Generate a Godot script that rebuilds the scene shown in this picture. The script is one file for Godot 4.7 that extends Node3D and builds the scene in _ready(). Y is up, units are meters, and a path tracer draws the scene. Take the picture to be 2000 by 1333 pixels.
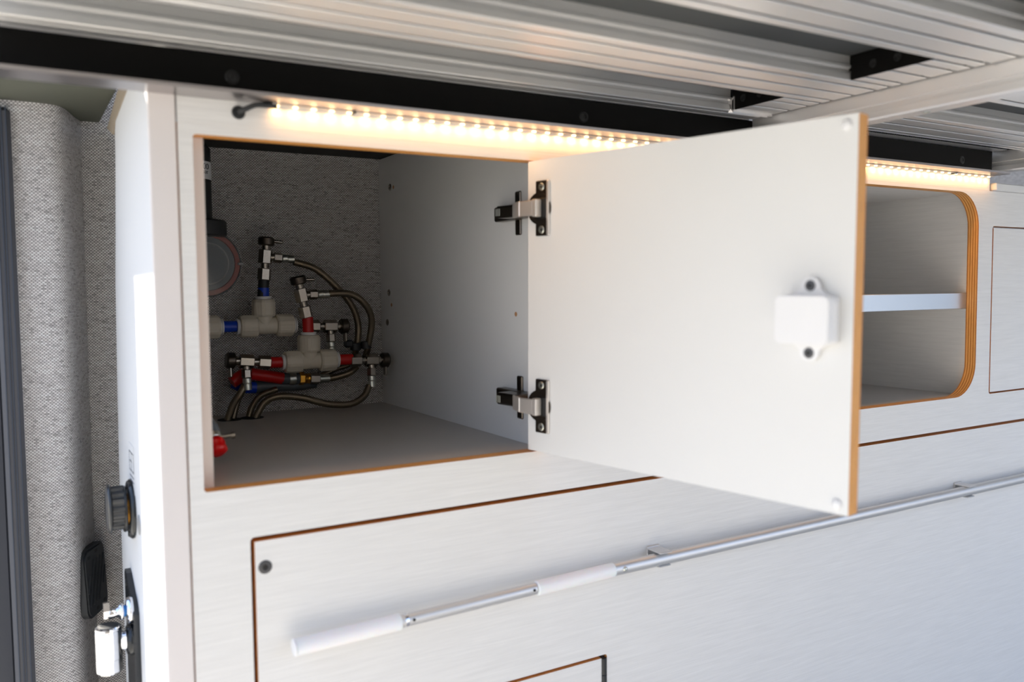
extends Node3D
# A camper van's rear cabinet: an open locker with water fittings, an LED strip under a black steel angle, slatted bed panels above.
# x runs along the cabinet front (z = 0), y up, +z out of the cabinet.

var taken := {}
var M := {}

# ---------------------------------------------------------------- shape helpers
func start(smooth := -1) -> SurfaceTool:
	var st := SurfaceTool.new()
	st.begin(Mesh.PRIMITIVE_TRIANGLES)
	st.set_smooth_group(smooth)
	return st

func tri(st: SurfaceTool, a: Vector3, b: Vector3, c: Vector3, ua := Vector2.ZERO, ub := Vector2.ZERO, uc := Vector2.ZERO) -> void:
	st.set_uv(ua); st.add_vertex(a)
	st.set_uv(uc); st.add_vertex(c)
	st.set_uv(ub); st.add_vertex(b)

func quad(st: SurfaceTool, a: Vector3, b: Vector3, c: Vector3, d: Vector3, ua := Vector2.ZERO, ub := Vector2.ZERO, uc := Vector2.ZERO, ud := Vector2.ZERO) -> void:
	tri(st, a, b, c, ua, ub, uc)
	tri(st, a, c, d, ua, uc, ud)

func face_out(st: SurfaceTool, pts: Array, mid: Vector3) -> void:
	var n: Vector3 = (pts[1] - pts[0]).cross(pts[2] - pts[0])
	var m := Vector3.ZERO
	for p in pts:
		m += p
	m /= pts.size()
	if n.dot(m - mid) < 0:
		pts.reverse()
	for i in range(1, pts.size() - 1):
		tri(st, pts[0], pts[i], pts[i + 1])

# a box from lo to hi with chamfered edges
func cbox(st: SurfaceTool, lo: Vector3, hi: Vector3, ch := 0.001, xf := Transform3D()) -> void:
	var c := (lo + hi) / 2.0
	var h := (hi - lo) / 2.0
	ch = minf(ch, minf(h.x, minf(h.y, h.z)) * 0.9)
	var mid := xf * c
	var v := func(s: Vector3, ax: int) -> Vector3:
		var p := Vector3(s.x * (h.x - ch), s.y * (h.y - ch), s.z * (h.z - ch))
		p[ax] = s[ax] * h[ax]
		return xf * (c + p)
	for ax in 3:
		var b := (ax + 1) % 3
		var d := (ax + 2) % 3
		for s in [-1.0, 1.0]:
			var pts := []
			for k in [[-1.0, -1.0], [1.0, -1.0], [1.0, 1.0], [-1.0, 1.0]]:
				var g := Vector3.ZERO
				g[ax] = s; g[b] = k[0]; g[d] = k[1]
				pts.append(v.call(g, ax))
			face_out(st, pts, mid)
		for s in [-1.0, 1.0]:
			for u in [-1.0, 1.0]:
				var g0 := Vector3.ZERO
				g0[b] = s; g0[d] = u; g0[ax] = -1.0
				var g1 := g0
				g1[ax] = 1.0
				face_out(st, [v.call(g0, b), v.call(g1, b), v.call(g1, d), v.call(g0, d)], mid)
	for sx in [-1.0, 1.0]:
		for sy in [-1.0, 1.0]:
			for sz in [-1.0, 1.0]:
				var g := Vector3(sx, sy, sz)
				face_out(st, [v.call(g, 0), v.call(g, 1), v.call(g, 2)], mid)

# turned shape about local y: profile of (radius, height) from bottom to top; each profile segment keeps its edges unless smooth
func lathe(st: SurfaceTool, prof: Array, n := 32, xf := Transform3D(), smooth := false, ridges := 0, depth := 0.0) -> void:
	var pt := func(i: int, k: int) -> Vector3:
		var a := TAU * (k % n) / n
		var r: float = prof[i].x
		if ridges > 0 and (k * ridges / n) % 2 == 0:
			r *= 1.0 - depth
		return xf * Vector3(r * cos(a), prof[i].y, r * sin(a))
	for i in prof.size() - 1:
		st.set_smooth_group((1 if smooth else i + 1) if n > 8 and ridges == 0 else -1)
		for k in n:
			var u0 := Vector2(float(k) / n, prof[i].y)
			quad(st, pt.call(i, k), pt.call(i + 1, k), pt.call(i + 1, k + 1), pt.call(i, k + 1), u0, Vector2(u0.x, prof[i + 1].y), Vector2(float(k + 1) / n, prof[i + 1].y), Vector2(float(k + 1) / n, u0.y))
	st.set_smooth_group(-1)
	for e in [0, prof.size() - 1]:
		if prof[e].x > 1e-5 and prof[0] != prof[-1]:
			var c := xf * Vector3(0, prof[e].y, 0)
			for k in n:
				if e == 0:
					tri(st, c, pt.call(e, k), pt.call(e, k + 1))
				else:
					tri(st, c, pt.call(e, k + 1), pt.call(e, k))

# a round tube along points; uv in metres along and 0..1 around
func tube(st: SurfaceTool, pts: Array, r: float, n := 12, caps := true) -> void:
	var up := Vector3.UP
	var rings := []
	var along := 0.0
	var frame := Vector3.ZERO
	for i in pts.size():
		var t: Vector3 = (pts[mini(i + 1, pts.size() - 1)] - pts[maxi(i - 1, 0)]).normalized()
		if i == 0:
			frame = t.cross(up if absf(t.y) < 0.9 else Vector3.RIGHT).normalized()
		else:
			frame = (frame - t * frame.dot(t)).normalized()
			along += pts[i].distance_to(pts[i - 1])
		var other := t.cross(frame)
		var ring := []
		for k in n:
			var a := TAU * k / n
			ring.append(pts[i] + (frame * cos(a) + other * sin(a)) * r)
		rings.append([ring, along])
	st.set_smooth_group(1)
	for i in pts.size() - 1:
		for k in n:
			var j := (k + 1) % n
			var u0 := Vector2(rings[i][1], float(k) / n)
			var u1 := Vector2(rings[i + 1][1], float(k + 1) / n)
			quad(st, rings[i][0][k], rings[i][0][j], rings[i + 1][0][j], rings[i + 1][0][k], u0, Vector2(u0.x, u1.y), u1, Vector2(u1.x, u0.y))
	st.set_smooth_group(-1)
	if caps:
		for e in [0, pts.size() - 1]:
			for k in n:
				var a: Vector3 = rings[e][0][k]
				var b: Vector3 = rings[e][0][(k + 1) % n]
				if e == 0:
					tri(st, pts[e], b, a)
				else:
					tri(st, pts[e], a, b)

func spline(ctrl: Array, per := 10) -> Array:
	var out := []
	for i in ctrl.size() - 1:
		var p0: Vector3 = ctrl[maxi(i - 1, 0)]
		var p3: Vector3 = ctrl[mini(i + 2, ctrl.size() - 1)]
		for k in per:
			out.append(ctrl[i].cubic_interpolate(ctrl[i + 1], p0, p3, float(k) / per))
	out.append(ctrl[-1])
	return out

func rounded(x0: float, y0: float, x1: float, y1: float, r: float, n := 8) -> PackedVector2Array:
	var p := PackedVector2Array()
	for c in [[x1 - r, y1 - r, 0.0], [x0 + r, y1 - r, PI / 2], [x0 + r, y0 + r, PI], [x1 - r, y0 + r, PI * 1.5]]:
		for k in n + 1:
			var a: float = c[2] + PI / 2 * k / n
			p.append(Vector2(c[0] + r * cos(a), c[1] + r * sin(a)))
	return p

func ring(c: Vector2, r: float, n := 32) -> PackedVector2Array:
	var p := PackedVector2Array()
	for k in n:
		p.append(c + Vector2(cos(TAU * k / n), sin(TAU * k / n)) * r)
	return p

# an outline (counterclockwise) pushed from z0 to z1; the sides go to st_edge with uv (metres round, 0..1 across)
func prism(st: SurfaceTool, poly: PackedVector2Array, z0: float, z1: float, xf := Transform3D(), st_edge: SurfaceTool = null, uv := 1.0) -> void:
	if Geometry2D.is_polygon_clockwise(poly):
		poly = poly.duplicate()
		poly.reverse()
	var idx := Geometry2D.triangulate_polygon(poly)
	var flip := xf.basis.determinant() < 0
	for i in range(0, idx.size(), 3):
		var a := poly[idx[i]]
		var b := poly[idx[i + 1]]
		var c := poly[idx[i + 2]]
		if (b - a).cross(c - a) < 0:
			var t := b
			b = c
			c = t
		var top := [Vector3(a.x, a.y, z1), Vector3(b.x, b.y, z1), Vector3(c.x, c.y, z1)]
		var bot := [Vector3(a.x, a.y, z0), Vector3(c.x, c.y, z0), Vector3(b.x, b.y, z0)]
		if flip:
			top.reverse(); bot.reverse()
		tri(st, xf * top[0], xf * top[1], xf * top[2], a * uv, b * uv, c * uv)
		tri(st, xf * bot[0], xf * bot[1], xf * bot[2], a * uv, b * uv, c * uv)
	var se := st_edge if st_edge else st
	var along := 0.0
	for i in poly.size():
		var a := poly[i]
		var b := poly[(i + 1) % poly.size()]
		var l := a.distance_to(b)
		var p := [xf * Vector3(a.x, a.y, z0), xf * Vector3(b.x, b.y, z0), xf * Vector3(b.x, b.y, z1), xf * Vector3(a.x, a.y, z1)]
		var u := [Vector2(along, 0), Vector2(along + l, 0), Vector2(along + l, 1), Vector2(along, 1)]
		if flip:
			p.reverse(); u.reverse()
		quad(se, p[0], p[1], p[2], p[3], u[0], u[1], u[2], u[3])
		along += l

# a flat sheet in the xy plane, front at z = 0 and back at z = -t, with round-cornered holes [x0, y0, x1, y1, r]; edges go to st_edge
func sheet(st: SurfaceTool, st_edge: SurfaceTool, x0: float, y0: float, x1: float, y1: float, t: float, holes: Array) -> void:
	var xs := [x0, x1]
	var ys := [y0, y1]
	for h in holes:
		for v in [h[0], h[2]]:
			if v > x0 and v < x1 and not xs.has(v): xs.append(v)
		for v in [h[1], h[3]]:
			if v > y0 and v < y1 and not ys.has(v): ys.append(v)
	xs.sort(); ys.sort()
	for i in xs.size() - 1:
		for j in ys.size() - 1:
			var c := Vector2((xs[i] + xs[i + 1]) / 2, (ys[j] + ys[j + 1]) / 2)
			var inside := false
			for h in holes:
				inside = inside or (c.x > h[0] and c.x < h[2] and c.y > h[1] and c.y < h[3])
			if inside:
				continue
			for z in [0.0, -t]:
				var p := [Vector3(xs[i], ys[j], z), Vector3(xs[i + 1], ys[j], z), Vector3(xs[i + 1], ys[j + 1], z), Vector3(xs[i], ys[j + 1], z)]
				if z < 0: p.reverse()
				quad(st, p[0], p[1], p[2], p[3])
	var outlines := [PackedVector2Array([Vector2(x0, y0), Vector2(x1, y0), Vector2(x1, y1), Vector2(x0, y1)])]
	for h in holes:
		var o := rounded(h[0], h[1], h[2], h[3], h[4], 10 if h[4] > 0.02 else 4)
		var n := o.size() / 4
		for q in 4:
			var corner := Vector2([h[2], h[0], h[0], h[2]][q], [h[3], h[3], h[1], h[1]][q])
			for k in n - 1:
				var a := o[q * n + k]
				var b := o[q * n + k + 1]
				tri(st, Vector3(corner.x, corner.y, 0), Vector3(b.x, b.y, 0), Vector3(a.x, a.y, 0))
				tri(st, Vector3(corner.x, corner.y, -t), Vector3(a.x, a.y, -t), Vector3(b.x, b.y, -t))
		o.reverse()
		outlines.append(o)
	st_edge.set_smooth_group(-1)
	for o in outlines:
		var along := 0.0
		for i in o.size():
			var a: Vector2 = o[i]
			var b: Vector2 = o[(i + 1) % o.size()]
			var l := a.distance_to(b)
			quad(st_edge, Vector3(a.x, a.y, -t), Vector3(b.x, b.y, -t), Vector3(b.x, b.y, 0), Vector3(a.x, a.y, 0), Vector2(along, 0), Vector2(along + l, 0), Vector2(along + l, 1), Vector2(along, 1))
			along += l

# ---------------------------------------------------------------- node helpers
func numbered(called: String) -> String:
	taken[called] = taken.get(called, -1) + 1
	return called if taken[called] == 0 else "%s_%03d" % [called, taken[called]]

func build(parent: Node3D, called: String, surfaces: Array, label := "") -> MeshInstance3D:
	var mesh: ArrayMesh = null
	for s in surfaces:
		var st: SurfaceTool = s[0]
		st.generate_normals()
		mesh = st.commit(mesh)
		mesh.surface_set_material(mesh.get_surface_count() - 1, s[1])
	var o := MeshInstance3D.new()
	o.mesh = mesh
	o.name = numbered(called) if parent == self else called
	parent.add_child(o, true)
	if label: o.set_meta("label", label)
	return o

func tag(o: Node3D, label: String, category: String, group := "") -> void:
	o.set_meta("label", label)
	o.set_meta("category", category)
	if group: o.set_meta("group", group)

func thing(called: String, at: Vector3, label: String, category: String, group := "") -> Node3D:
	var o := Node3D.new()
	o.name = numbered(called)
	o.position = at
	add_child(o)
	tag(o, label, category, group)
	return o

func structure(o: Node3D, label: String) -> void:
	o.set_meta("kind", "structure")
	o.set_meta("label", label)

func box(parent: Node3D, called: String, lo: Vector3, hi: Vector3, mat: Material, ch := 0.001, label := "") -> MeshInstance3D:
	var st := start()
	cbox(st, lo, hi, ch)
	return build(parent, called, [[st, mat]], label)

func round_part(parent: Node3D, called: String, prof: Array, mat: Material, xf := Transform3D(), n := 32, smooth := false, ridges := 0, depth := 0.0) -> MeshInstance3D:
	var st := start()
	lathe(st, prof, n, xf, smooth, ridges, depth)
	return build(parent, called, [[st, mat]])

# a frame whose local y points along dir
func aim(at: Vector3, dir: Vector3) -> Transform3D:
	var y := dir.normalized()
	var x := y.cross(Vector3.BACK if absf(y.z) < 0.9 else Vector3.RIGHT).normalized()
	return Transform3D(Basis(x, y, x.cross(y)), at)

# ---------------------------------------------------------------- materials
func mat(called: String, c: Color, rough := 0.5, metal := 0.0) -> StandardMaterial3D:
	var m := StandardMaterial3D.new()
	m.resource_name = called
	m.albedo_color = c
	m.roughness = rough
	m.metallic = metal
	M[called] = m
	return m

func streaks(w: int, h: int, low: float, seed_: int, tint: Color) -> ImageTexture:
	# long fine horizontal fibres, as in a wood-grain laminate
	var n := FastNoiseLite.new()
	n.seed = seed_
	n.frequency = 0.35
	n.noise_type = FastNoiseLite.TYPE_SIMPLEX
	var n2 := FastNoiseLite.new()
	n2.seed = seed_ + 5
	n2.frequency = 0.06
	var im := Image.create(w / 16, h, false, Image.FORMAT_RGB8)
	for y in h:
		for x in w / 16:
			var a := n.get_noise_2d(x * 0.4, y) * 0.6 + n2.get_noise_2d(x * 1.3, y) * 0.4 + n.get_noise_2d(x * 2.9 + 400.0, y * 1.7) * 0.25
			var v := clampf(1.0 - (0.5 - 0.5 * a) * (1.0 - low), 0, 1)
			im.set_pixel(x, y, Color(v * tint.r, v * tint.g, v * tint.b))
	im.resize(w, h, Image.INTERPOLATE_CUBIC)
	return ImageTexture.create_from_image(im)

func tweed(size: int, cols: int, rows: int) -> Array:
	# a basket weave of pale and dark threads; pale stitches in staggered rows
	var rng := RandomNumberGenerator.new()
	rng.seed = 77
	var tone := []
	for r in rows:
		var run := rng.randf_range(-0.03, 0.03)
		for c in cols:
			run = run * 0.5 + rng.randf_range(-0.07, 0.07)
			tone.append(run + (-0.16 if rng.randf() < 0.06 else 0.0))
	var im := Image.create(size, size, false, Image.FORMAT_RGB8)
	var bump := Image.create(size, size, false, Image.FORMAT_RGB8)
	for y in size:
		for x in size:
			var fy := float(y) / size * rows
			var r := int(fy)
			var fx := float(x) / size * cols + (0.5 if r % 2 else 0.0)
			var c := int(fx) % cols
			var u := (fx - floorf(fx)) * 2.0 - 1.0
			var v := (fy - r) * 2.0 - 1.0
			var d := pow(absf(u) / 0.72, 2.6) + pow(absf(v) / 0.80, 2.6)
			var k := clampf((1.15 - d) / 0.5, 0, 1)
			var t: float = tone[r * cols + c]
			var pale := 0.97 + t
			var dark := 0.60 + t * 0.4
			var w := lerpf(dark, pale, k)
			im.set_pixel(x, y, Color(w, w * 0.985, w * 0.985))
			bump.set_pixel(x, y, Color(k, k, k))
	return [ImageTexture.create_from_image(im), ImageTexture.create_from_image(bump)]

func plies() -> ImageTexture:
	# the cut edge of birch plywood: nine veneers, every other one end grain
	var rng := RandomNumberGenerator.new()
	rng.seed = 5
	var n := FastNoiseLite.new()
	n.seed = 9
	n.frequency = 0.05
	var im := Image.create(512, 72, false, Image.FORMAT_RGB8)
	var light := Color(0.97, 0.74, 0.43)
	var deep := Color(0.80, 0.51, 0.23)
	for y in 72:
		var layer := y / 8
		var glue := 0.78 if y % 8 == 0 else 1.0
		for x in 512:
			var g := 1.0 + 0.10 * n.get_noise_2d(x * 0.6, layer * 90.0 + y * 3.0) + rng.randf_range(-0.02, 0.02)
			var c := (light if layer % 2 else deep) * g * glue
			c.a = 1.0
			im.set_pixel(x, y, c)
	return ImageTexture.create_from_image(im)

func braid() -> Array:
	# crossing steel wires
	var im := Image.create(64, 64, false, Image.FORMAT_RGB8)
	for y in 64:
		for x in 64:
			var a := fposmod((x + y) / 16.0, 1.0)
			var b := fposmod((x - y) / 16.0, 1.0)
			var over := (int((x + y) / 16.0) + int((x - y + 64) / 16.0)) % 2 == 0
			var k := sin(PI * (a if over else b))
			var gap := minf(sin(PI * a), sin(PI * b))
			var v := (0.30 + 0.55 * k) * clampf(0.35 + gap * 1.5, 0, 1)
			im.set_pixel(x, y, Color(v, v * 0.96, v * 0.90))
	return [ImageTexture.create_from_image(im)]

func materials() -> void:
	var m := mat("laminate", Color(0.92, 0.915, 0.905), 0.42)
	m.albedo_texture = streaks(2048, 2048, 0.91, 3, Color(1, 1, 1))
	m.uv1_triplanar = true
	m.uv1_world_triplanar = true
	m.uv1_scale = Vector3(0.62, 1.24, 0.62)
	m.uv1_offset = Vector3(0.1, -0.33, 0.5)
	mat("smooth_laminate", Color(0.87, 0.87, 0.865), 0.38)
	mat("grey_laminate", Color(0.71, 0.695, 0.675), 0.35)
	mat("end_laminate", Color(0.82, 0.82, 0.82), 0.5)
	mat("edge_band", Color(0.87, 0.845, 0.835), 0.5)
	m = mat("plywood_edge", Color(1, 1, 1), 0.5)
	m.albedo_texture = plies()
	m.uv1_scale = Vector3(2.5, 1, 1)
	var w := tweed(1024, 32, 70)
	m = mat("tweed", Color(1, 1, 1), 0.95)
	m.albedo_texture = w[0]
	m.heightmap_enabled = true
	m.heightmap_texture = w[1]
	m.heightmap_scale = 0.08
	m.metallic_specular = 0.2
	m.uv1_scale = Vector3(1 / 0.128, 1 / 0.1295, 1)
	m = mat("aluminium", Color(0.96, 0.955, 0.95), 0.32, 0.62)
	m = mat("aluminium_satin", Color(0.84, 0.84, 0.84), 0.45, 0.85)
	mat("brushed_edge", Color(0.74, 0.78, 0.83), 0.34, 0.9)
	mat("chrome", Color(0.92, 0.92, 0.93), 0.06, 1.0)
	mat("satin_steel", Color(0.90, 0.88, 0.86), 0.34, 0.75)
	mat("nickel", Color(0.66, 0.63, 0.59), 0.24, 1.0)
	mat("dark_nickel", Color(0.36, 0.33, 0.30), 0.3, 1.0)
	mat("zinc", Color(0.82, 0.83, 0.80), 0.3, 1.0)
	mat("brass", Color(0.85, 0.62, 0.25), 0.25, 1.0)
	m = mat("black_steel", Color(0.06, 0.057, 0.054), 0.5)
	m.metallic_specular = 0.22
	mat("dark_anodised", Color(0.70, 0.68, 0.68), 0.28, 1.0)
	mat("black_plastic", Color(0.13, 0.14, 0.15), 0.45)
	mat("gloss_black", Color(0.10, 0.115, 0.13), 0.18)
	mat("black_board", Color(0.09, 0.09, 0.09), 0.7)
	mat("slate_board", Color(0.27, 0.28, 0.28), 0.7)
	mat("olive_board", Color(0.30, 0.31, 0.27), 0.65)
	mat("white_plastic", Color(0.90, 0.90, 0.905), 0.35)
	m = mat("frosted_sleeve", Color(0.92, 0.925, 0.935), 0.35)
	m.subsurf_scatter_enabled = true
	m.subsurf_scatter_strength = 0.3
	mat("fitting_plastic", Color(0.83, 0.80, 0.74), 0.42)
	mat("blue_plastic", Color(0.04, 0.24, 0.72), 0.35)
	mat("red_plastic", Color(0.74, 0.05, 0.04), 0.35)
	mat("bright_red", Color(0.90, 0.03, 0.05), 0.15)
	mat("orange_seal", Color(0.52, 0.19, 0.10), 0.5)
	mat("raw_wood", Color(0.70, 0.52, 0.36), 0.7)
	mat("seal_rubber", Color(0.26, 0.265, 0.29), 0.6)
	mat("seal_groove", Color(0.20, 0.23, 0.28), 0.7)
	mat("screw_grey", Color(0.33, 0.33, 0.34), 0.4, 0.6)
	mat("screw_black", Color(0.12, 0.12, 0.12), 0.4, 0.4)
	mat("socket_dark", Color(0.06, 0.06, 0.06), 0.6)
	mat("cover_grey", Color(0.55, 0.55, 0.55), 0.4)
	mat("print_dark", Color(0.16, 0.17, 0.22), 0.6)
	mat("paper", Color(0.88, 0.89, 0.91), 0.6)
	mat("tape_white", Color(0.80, 0.76, 0.72), 0.5)
	mat("blue_dot", Color(0.05, 0.45, 0.75), 0.3)
	m = mat("felt", Color(0.78, 0.73, 0.66), 1.0)
	var fn := FastNoiseLite.new()
	fn.seed = 21
	fn.frequency = 0.25
	var nt := NoiseTexture2D.new()
	nt.width = 256; nt.height = 256
	nt.noise = fn
	nt.seamless = true
	var g := Gradient.new()
	g.colors = PackedColorArray([Color(0.45, 0.42, 0.38), Color(1, 1, 1)])
	nt.color_ramp = g
	m.albedo_texture = nt
	m.uv1_triplanar = true
	m.uv1_scale = Vector3(18, 18, 18)
	m = mat("braided_steel", Color(0.80, 0.76, 0.70), 0.38, 0.85)
	m.albedo_texture = braid()[0]
	m.uv1_scale = Vector3(130, 5, 1)
	m = mat("clear_plastic", Color(0.9, 0.93, 0.95, 0.03), 0.05)
	m.transparency = BaseMaterial3D.TRANSPARENCY_ALPHA
	m = mat("clear_hose", Color(0.62, 0.66, 0.70, 0.45), 0.2)
	m.transparency = BaseMaterial3D.TRANSPARENCY_ALPHA
	mat("hose_core", Color(0.30, 0.32, 0.34), 0.4)
	m = mat("led_glow", Color(1.0, 0.85, 0.6), 0.4)
	m.emission_enabled = true
	m.emission = Color(1.0, 0.88, 0.66)
	m.emission_energy_multiplier = 6.0
	mat("van_paint", Color(0.80, 0.80, 0.79), 0.5)
	mat("opposite_wall", Color(0.27, 0.265, 0.26), 0.6)
	m = mat("vinyl_floor", Color(0.86, 0.84, 0.81), 0.6)
	m.albedo_texture = streaks(1024, 512, 0.75, 31, Color(1, 1, 1))
	m.uv1_triplanar = true
	m = mat("concrete", Color(0.66, 0.65, 0.62), 0.9)
	var cn := FastNoiseLite.new()
	cn.seed = 4
	cn.frequency = 0.03
	var ct := NoiseTexture2D.new()
	ct.width = 512; ct.height = 512
	ct.noise = cn
	ct.seamless = true
	var cg := Gradient.new()
	cg.colors = PackedColorArray([Color(0.85, 0.85, 0.85), Color(1, 1, 1)])
	ct.color_ramp = cg
	m.albedo_texture = ct
	m.uv1_triplanar = true
	m.uv1_scale = Vector3(0.5, 0.5, 0.5)

# ---------------------------------------------------------------- scene
func _ready() -> void:
	camera_and_light()
	materials()
	van_shell()
	cabinet()
	bed_panels()
	steel_angle()
	led_strip()
	pole()
	end_panel_fittings()
	locker_plumbing()

func camera_and_light() -> void:
	var cam := Camera3D.new()
	cam.name = "camera"
	cam.transform = Transform3D(Basis(Vector3(0.861226, -0.010214, 0.508120), Vector3(0.040046, 0.998053, -0.047814), Vector3(-0.506643, 0.061527, 0.859958)), Vector3(-0.10678, 0.8284, 0.78309))
	cam.fov = 43.664
	cam.near = 0.02
	cam.far = 200.0
	var lens := CameraAttributesPhysical.new()
	lens.frustum_focal_length = 29.953
	lens.frustum_focus_distance = 1.22
	lens.frustum_near = 0.02
	lens.frustum_far = 200.0
	lens.exposure_aperture = 4.0
	cam.attributes = lens
	add_child(cam)
	cam.current = true

	var e := Environment.new()
	var sky_mat := ProceduralSkyMaterial.new()
	sky_mat.sky_top_color = Color(0.66, 0.77, 0.94)
	sky_mat.sky_horizon_color = Color(0.93, 0.95, 0.99)
	sky_mat.sky_curve = 0.18
	sky_mat.ground_bottom_color = Color(0.55, 0.54, 0.51)
	sky_mat.ground_horizon_color = Color(0.70, 0.70, 0.69)
	sky_mat.sun_angle_max = 12.0
	var sky := Sky.new()
	sky.sky_material = sky_mat
	e.background_mode = Environment.BG_SKY
	e.sky = sky
	e.background_energy_multiplier = 2.7
	e.tonemap_mode = Environment.TONE_MAPPER_LINEAR
	e.tonemap_exposure = 0.80
	e.sdfgi_enabled = true
	e.ssao_enabled = true
	e.ssil_enabled = true
	var we := WorldEnvironment.new()
	we.name = "surroundings"
	we.environment = e
	add_child(we)

	var sun := DirectionalLight3D.new()
	sun.name = "sun"
	sun.light_energy = 8.5
	sun.light_color = Color(1.0, 0.965, 0.91)
	sun.light_angular_distance = 0.6
	sun.shadow_enabled = true
	add_child(sun)
	sun.look_at_from_position(Vector3(-1.0, 1.61, -1.50) * 5.0, Vector3.ZERO)

func van_shell() -> void:
	# ground outside, van floor, roof, far walls: the rear (x < -0.12) and the sliding door on the far side are open
	var o := box(self, "ground", Vector3(-40, -0.75, -40), Vector3(40, -0.65, 40), M.concrete, 0.001)
	structure(o, "pale concrete ground outside the van")
	o = box(self, "floor", Vector3(-0.12, -0.05, -0.62), Vector3(3.2, 0.0, 1.5), M.vinyl_floor)
	structure(o, "grey van floor below the bed")
	o = box(self, "ceiling", Vector3(-0.15, 1.9, -0.7), Vector3(3.2, 1.96, 1.55), M.van_paint)
	structure(o, "van roof lining above the bed")
	o = box(self, "wall_right", Vector3(3.15, 0, -0.6), Vector3(3.2, 1.9, 1.5), M.van_paint)
	structure(o, "van bulkhead beyond the cabinet")
	o = box(self, "wall_front", Vector3(-0.12, 0, 1.45), Vector3(0.68, 1.9, 1.5), M.opposite_wall)
	structure(o, "far side wall of the van behind the viewer")

	o = box(self, "door_1", Vector3(-0.95, 0.0, 1.44), Vector3(-0.13, 1.9, 1.50), M.opposite_wall, 0.01)  # added out of view to keep skylight from reaching into the locker
	structure(o, "unseen van door added behind the viewer to block skylight from the locker")

	# fabric-lined side wall behind the cabinet
	var st := start()
	quad(st, Vector3(0.04, 0, -0.4875), Vector3(3.15, 0, -0.4875), Vector3(3.15, 1.9, -0.4875), Vector3(0.04, 1.9, -0.4875), Vector2(0, 0), Vector2(3.11, 0), Vector2(3.11, 1.9), Vector2(0, 1.9))
	var sp := start()
	cbox(sp, Vector3(0.04, 0, -0.55), Vector3(3.15, 1.9, -0.489), 0.001)
	o = build(self, "wall_back", [[st, M.tweed], [sp, M.van_paint]])
	structure(o, "side wall of the van lined with dark grey tweed fabric")

	# the corner pillar beside the rear door, wrapped in the same fabric
	var path := [Vector2(-0.114, -0.3095), Vector2(-0.105, -0.3095), Vector2(-0.09, -0.3097), Vector2(-0.075, -0.3103), Vector2(-0.062, -0.3120), Vector2(-0.054, -0.3152), Vector2(-0.048, -0.3215), Vector2(-0.043, -0.3320), Vector2(-0.039, -0.346), Vector2(-0.0345, -0.363), Vector2(-0.030, -0.380), Vector2(-0.025, -0.395), Vector2(-0.022, -0.404)]
	var flat := [Vector2(-0.022, -0.404), Vector2(-0.018, -0.401), Vector2(0.06, -0.404)]
	st = start(1)
	var along := 0.0
	for part in [path, flat]:
		st.set_smooth_group(1 if part == path else 2)
		for i in part.size() - 1:
			var l: float = part[i].distance_to(part[i + 1])
			for k in 19:
				var y0 := k * 0.1
				var y1 := y0 + 0.1
				var f := func(p: Vector2, y: float) -> Vector3: return Vector3(p.x, y, p.y - 0.1 * (1.04 - y))
				quad(st, f.call(part[i], y0), f.call(part[i + 1], y0), f.call(part[i + 1], y1), f.call(part[i], y1), Vector2(along, y0), Vector2(along + l, y0), Vector2(along + l, y1), Vector2(along, y1))
			along += l
	sp = start()
	cbox(sp, Vector3(-0.11, 0, -0.62), Vector3(0.06, 1.9, -0.52), 0.001)
	o = build(self, "wall_left", [[st, M.tweed], [sp, M.van_paint]])
	structure(o, "rounded corner pillar of the van wrapped in grey tweed fabric")

	# door frame with its rubber seal at the very edge of the picture; it leans a little
	var body := start()
	var rib := start()
	var lean := Transform3D(Basis(Vector3(1, 0, 0), Vector3(0, 1, 0.06), Vector3(0, 0, 1)), Vector3(0, 0, -0.155))
	cbox(body, Vector3(-0.118, 0, -0.42), Vector3(-0.0975, 1.03, -0.2045), 0.004, lean)
	cbox(body, Vector3(-0.170, 0, -0.40), Vector3(-0.117, 1.03, -0.30), 0.004, lean)
	for x in [-0.1020, -0.1065, -0.1090, -0.1135]:
		cbox(rib, Vector3(x - 0.0006, 0, -0.21), Vector3(x + 0.0006, 1.03, -0.2032), 0.0003, lean)
	o = build(self, "trim_1", [[body, M.seal_rubber], [rib, M.seal_groove]])
	structure(o, "dark grey door frame seal beside the fabric pillar")

	# stiff board under the bed corner, over the pillar
	var b := box(self, "bed_board", Vector3(-0.123, 1.04, -0.53), Vector3(-0.001, 1.052, -0.06), M.olive_board, 0.001)
	tag(b, "dark olive board under the bed corner above the fabric pillar", "board")

	# round-cornered vent in the pillar
	var vent := thing("vent_grille", Vector3(-0.0290, 0.462, -0.4130), "black plastic vent grille with slanted slots on the fabric pillar", "vent")
	var dir := Vector3(0.030, 0, -0.060).normalized()
	vent.basis = Basis(dir, Vector3(0, 1, -0.1).normalized(), dir.cross(Vector3(0, 1, -0.1).normalized())).orthonormalized()
	st = start()
	prism(st, rounded(-0.031, -0.044, 0.031, 0.044, 0.013), -0.004, 0.004)
	prism(st, rounded(-0.028, -0.041, 0.028, 0.041, 0.011), 0.0035, 0.0055)
	build(vent, "plate", [[st, M.black_plastic]])
	for k in 6:
		st = start()
		var x := -0.022 + k * 0.0088
		var lo := -0.030 if k > 0 and k < 5 else -0.012
		cbox(st, Vector3(-0.0016, lo, 0.0045), Vector3(0.0016, -lo, 0.0066), 0.0012, Transform3D(Basis(Vector3(0, 0, 1), -0.35), Vector3(x, 0, 0)))
		build(vent, "slat", [[st, M.black_plastic]])
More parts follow.
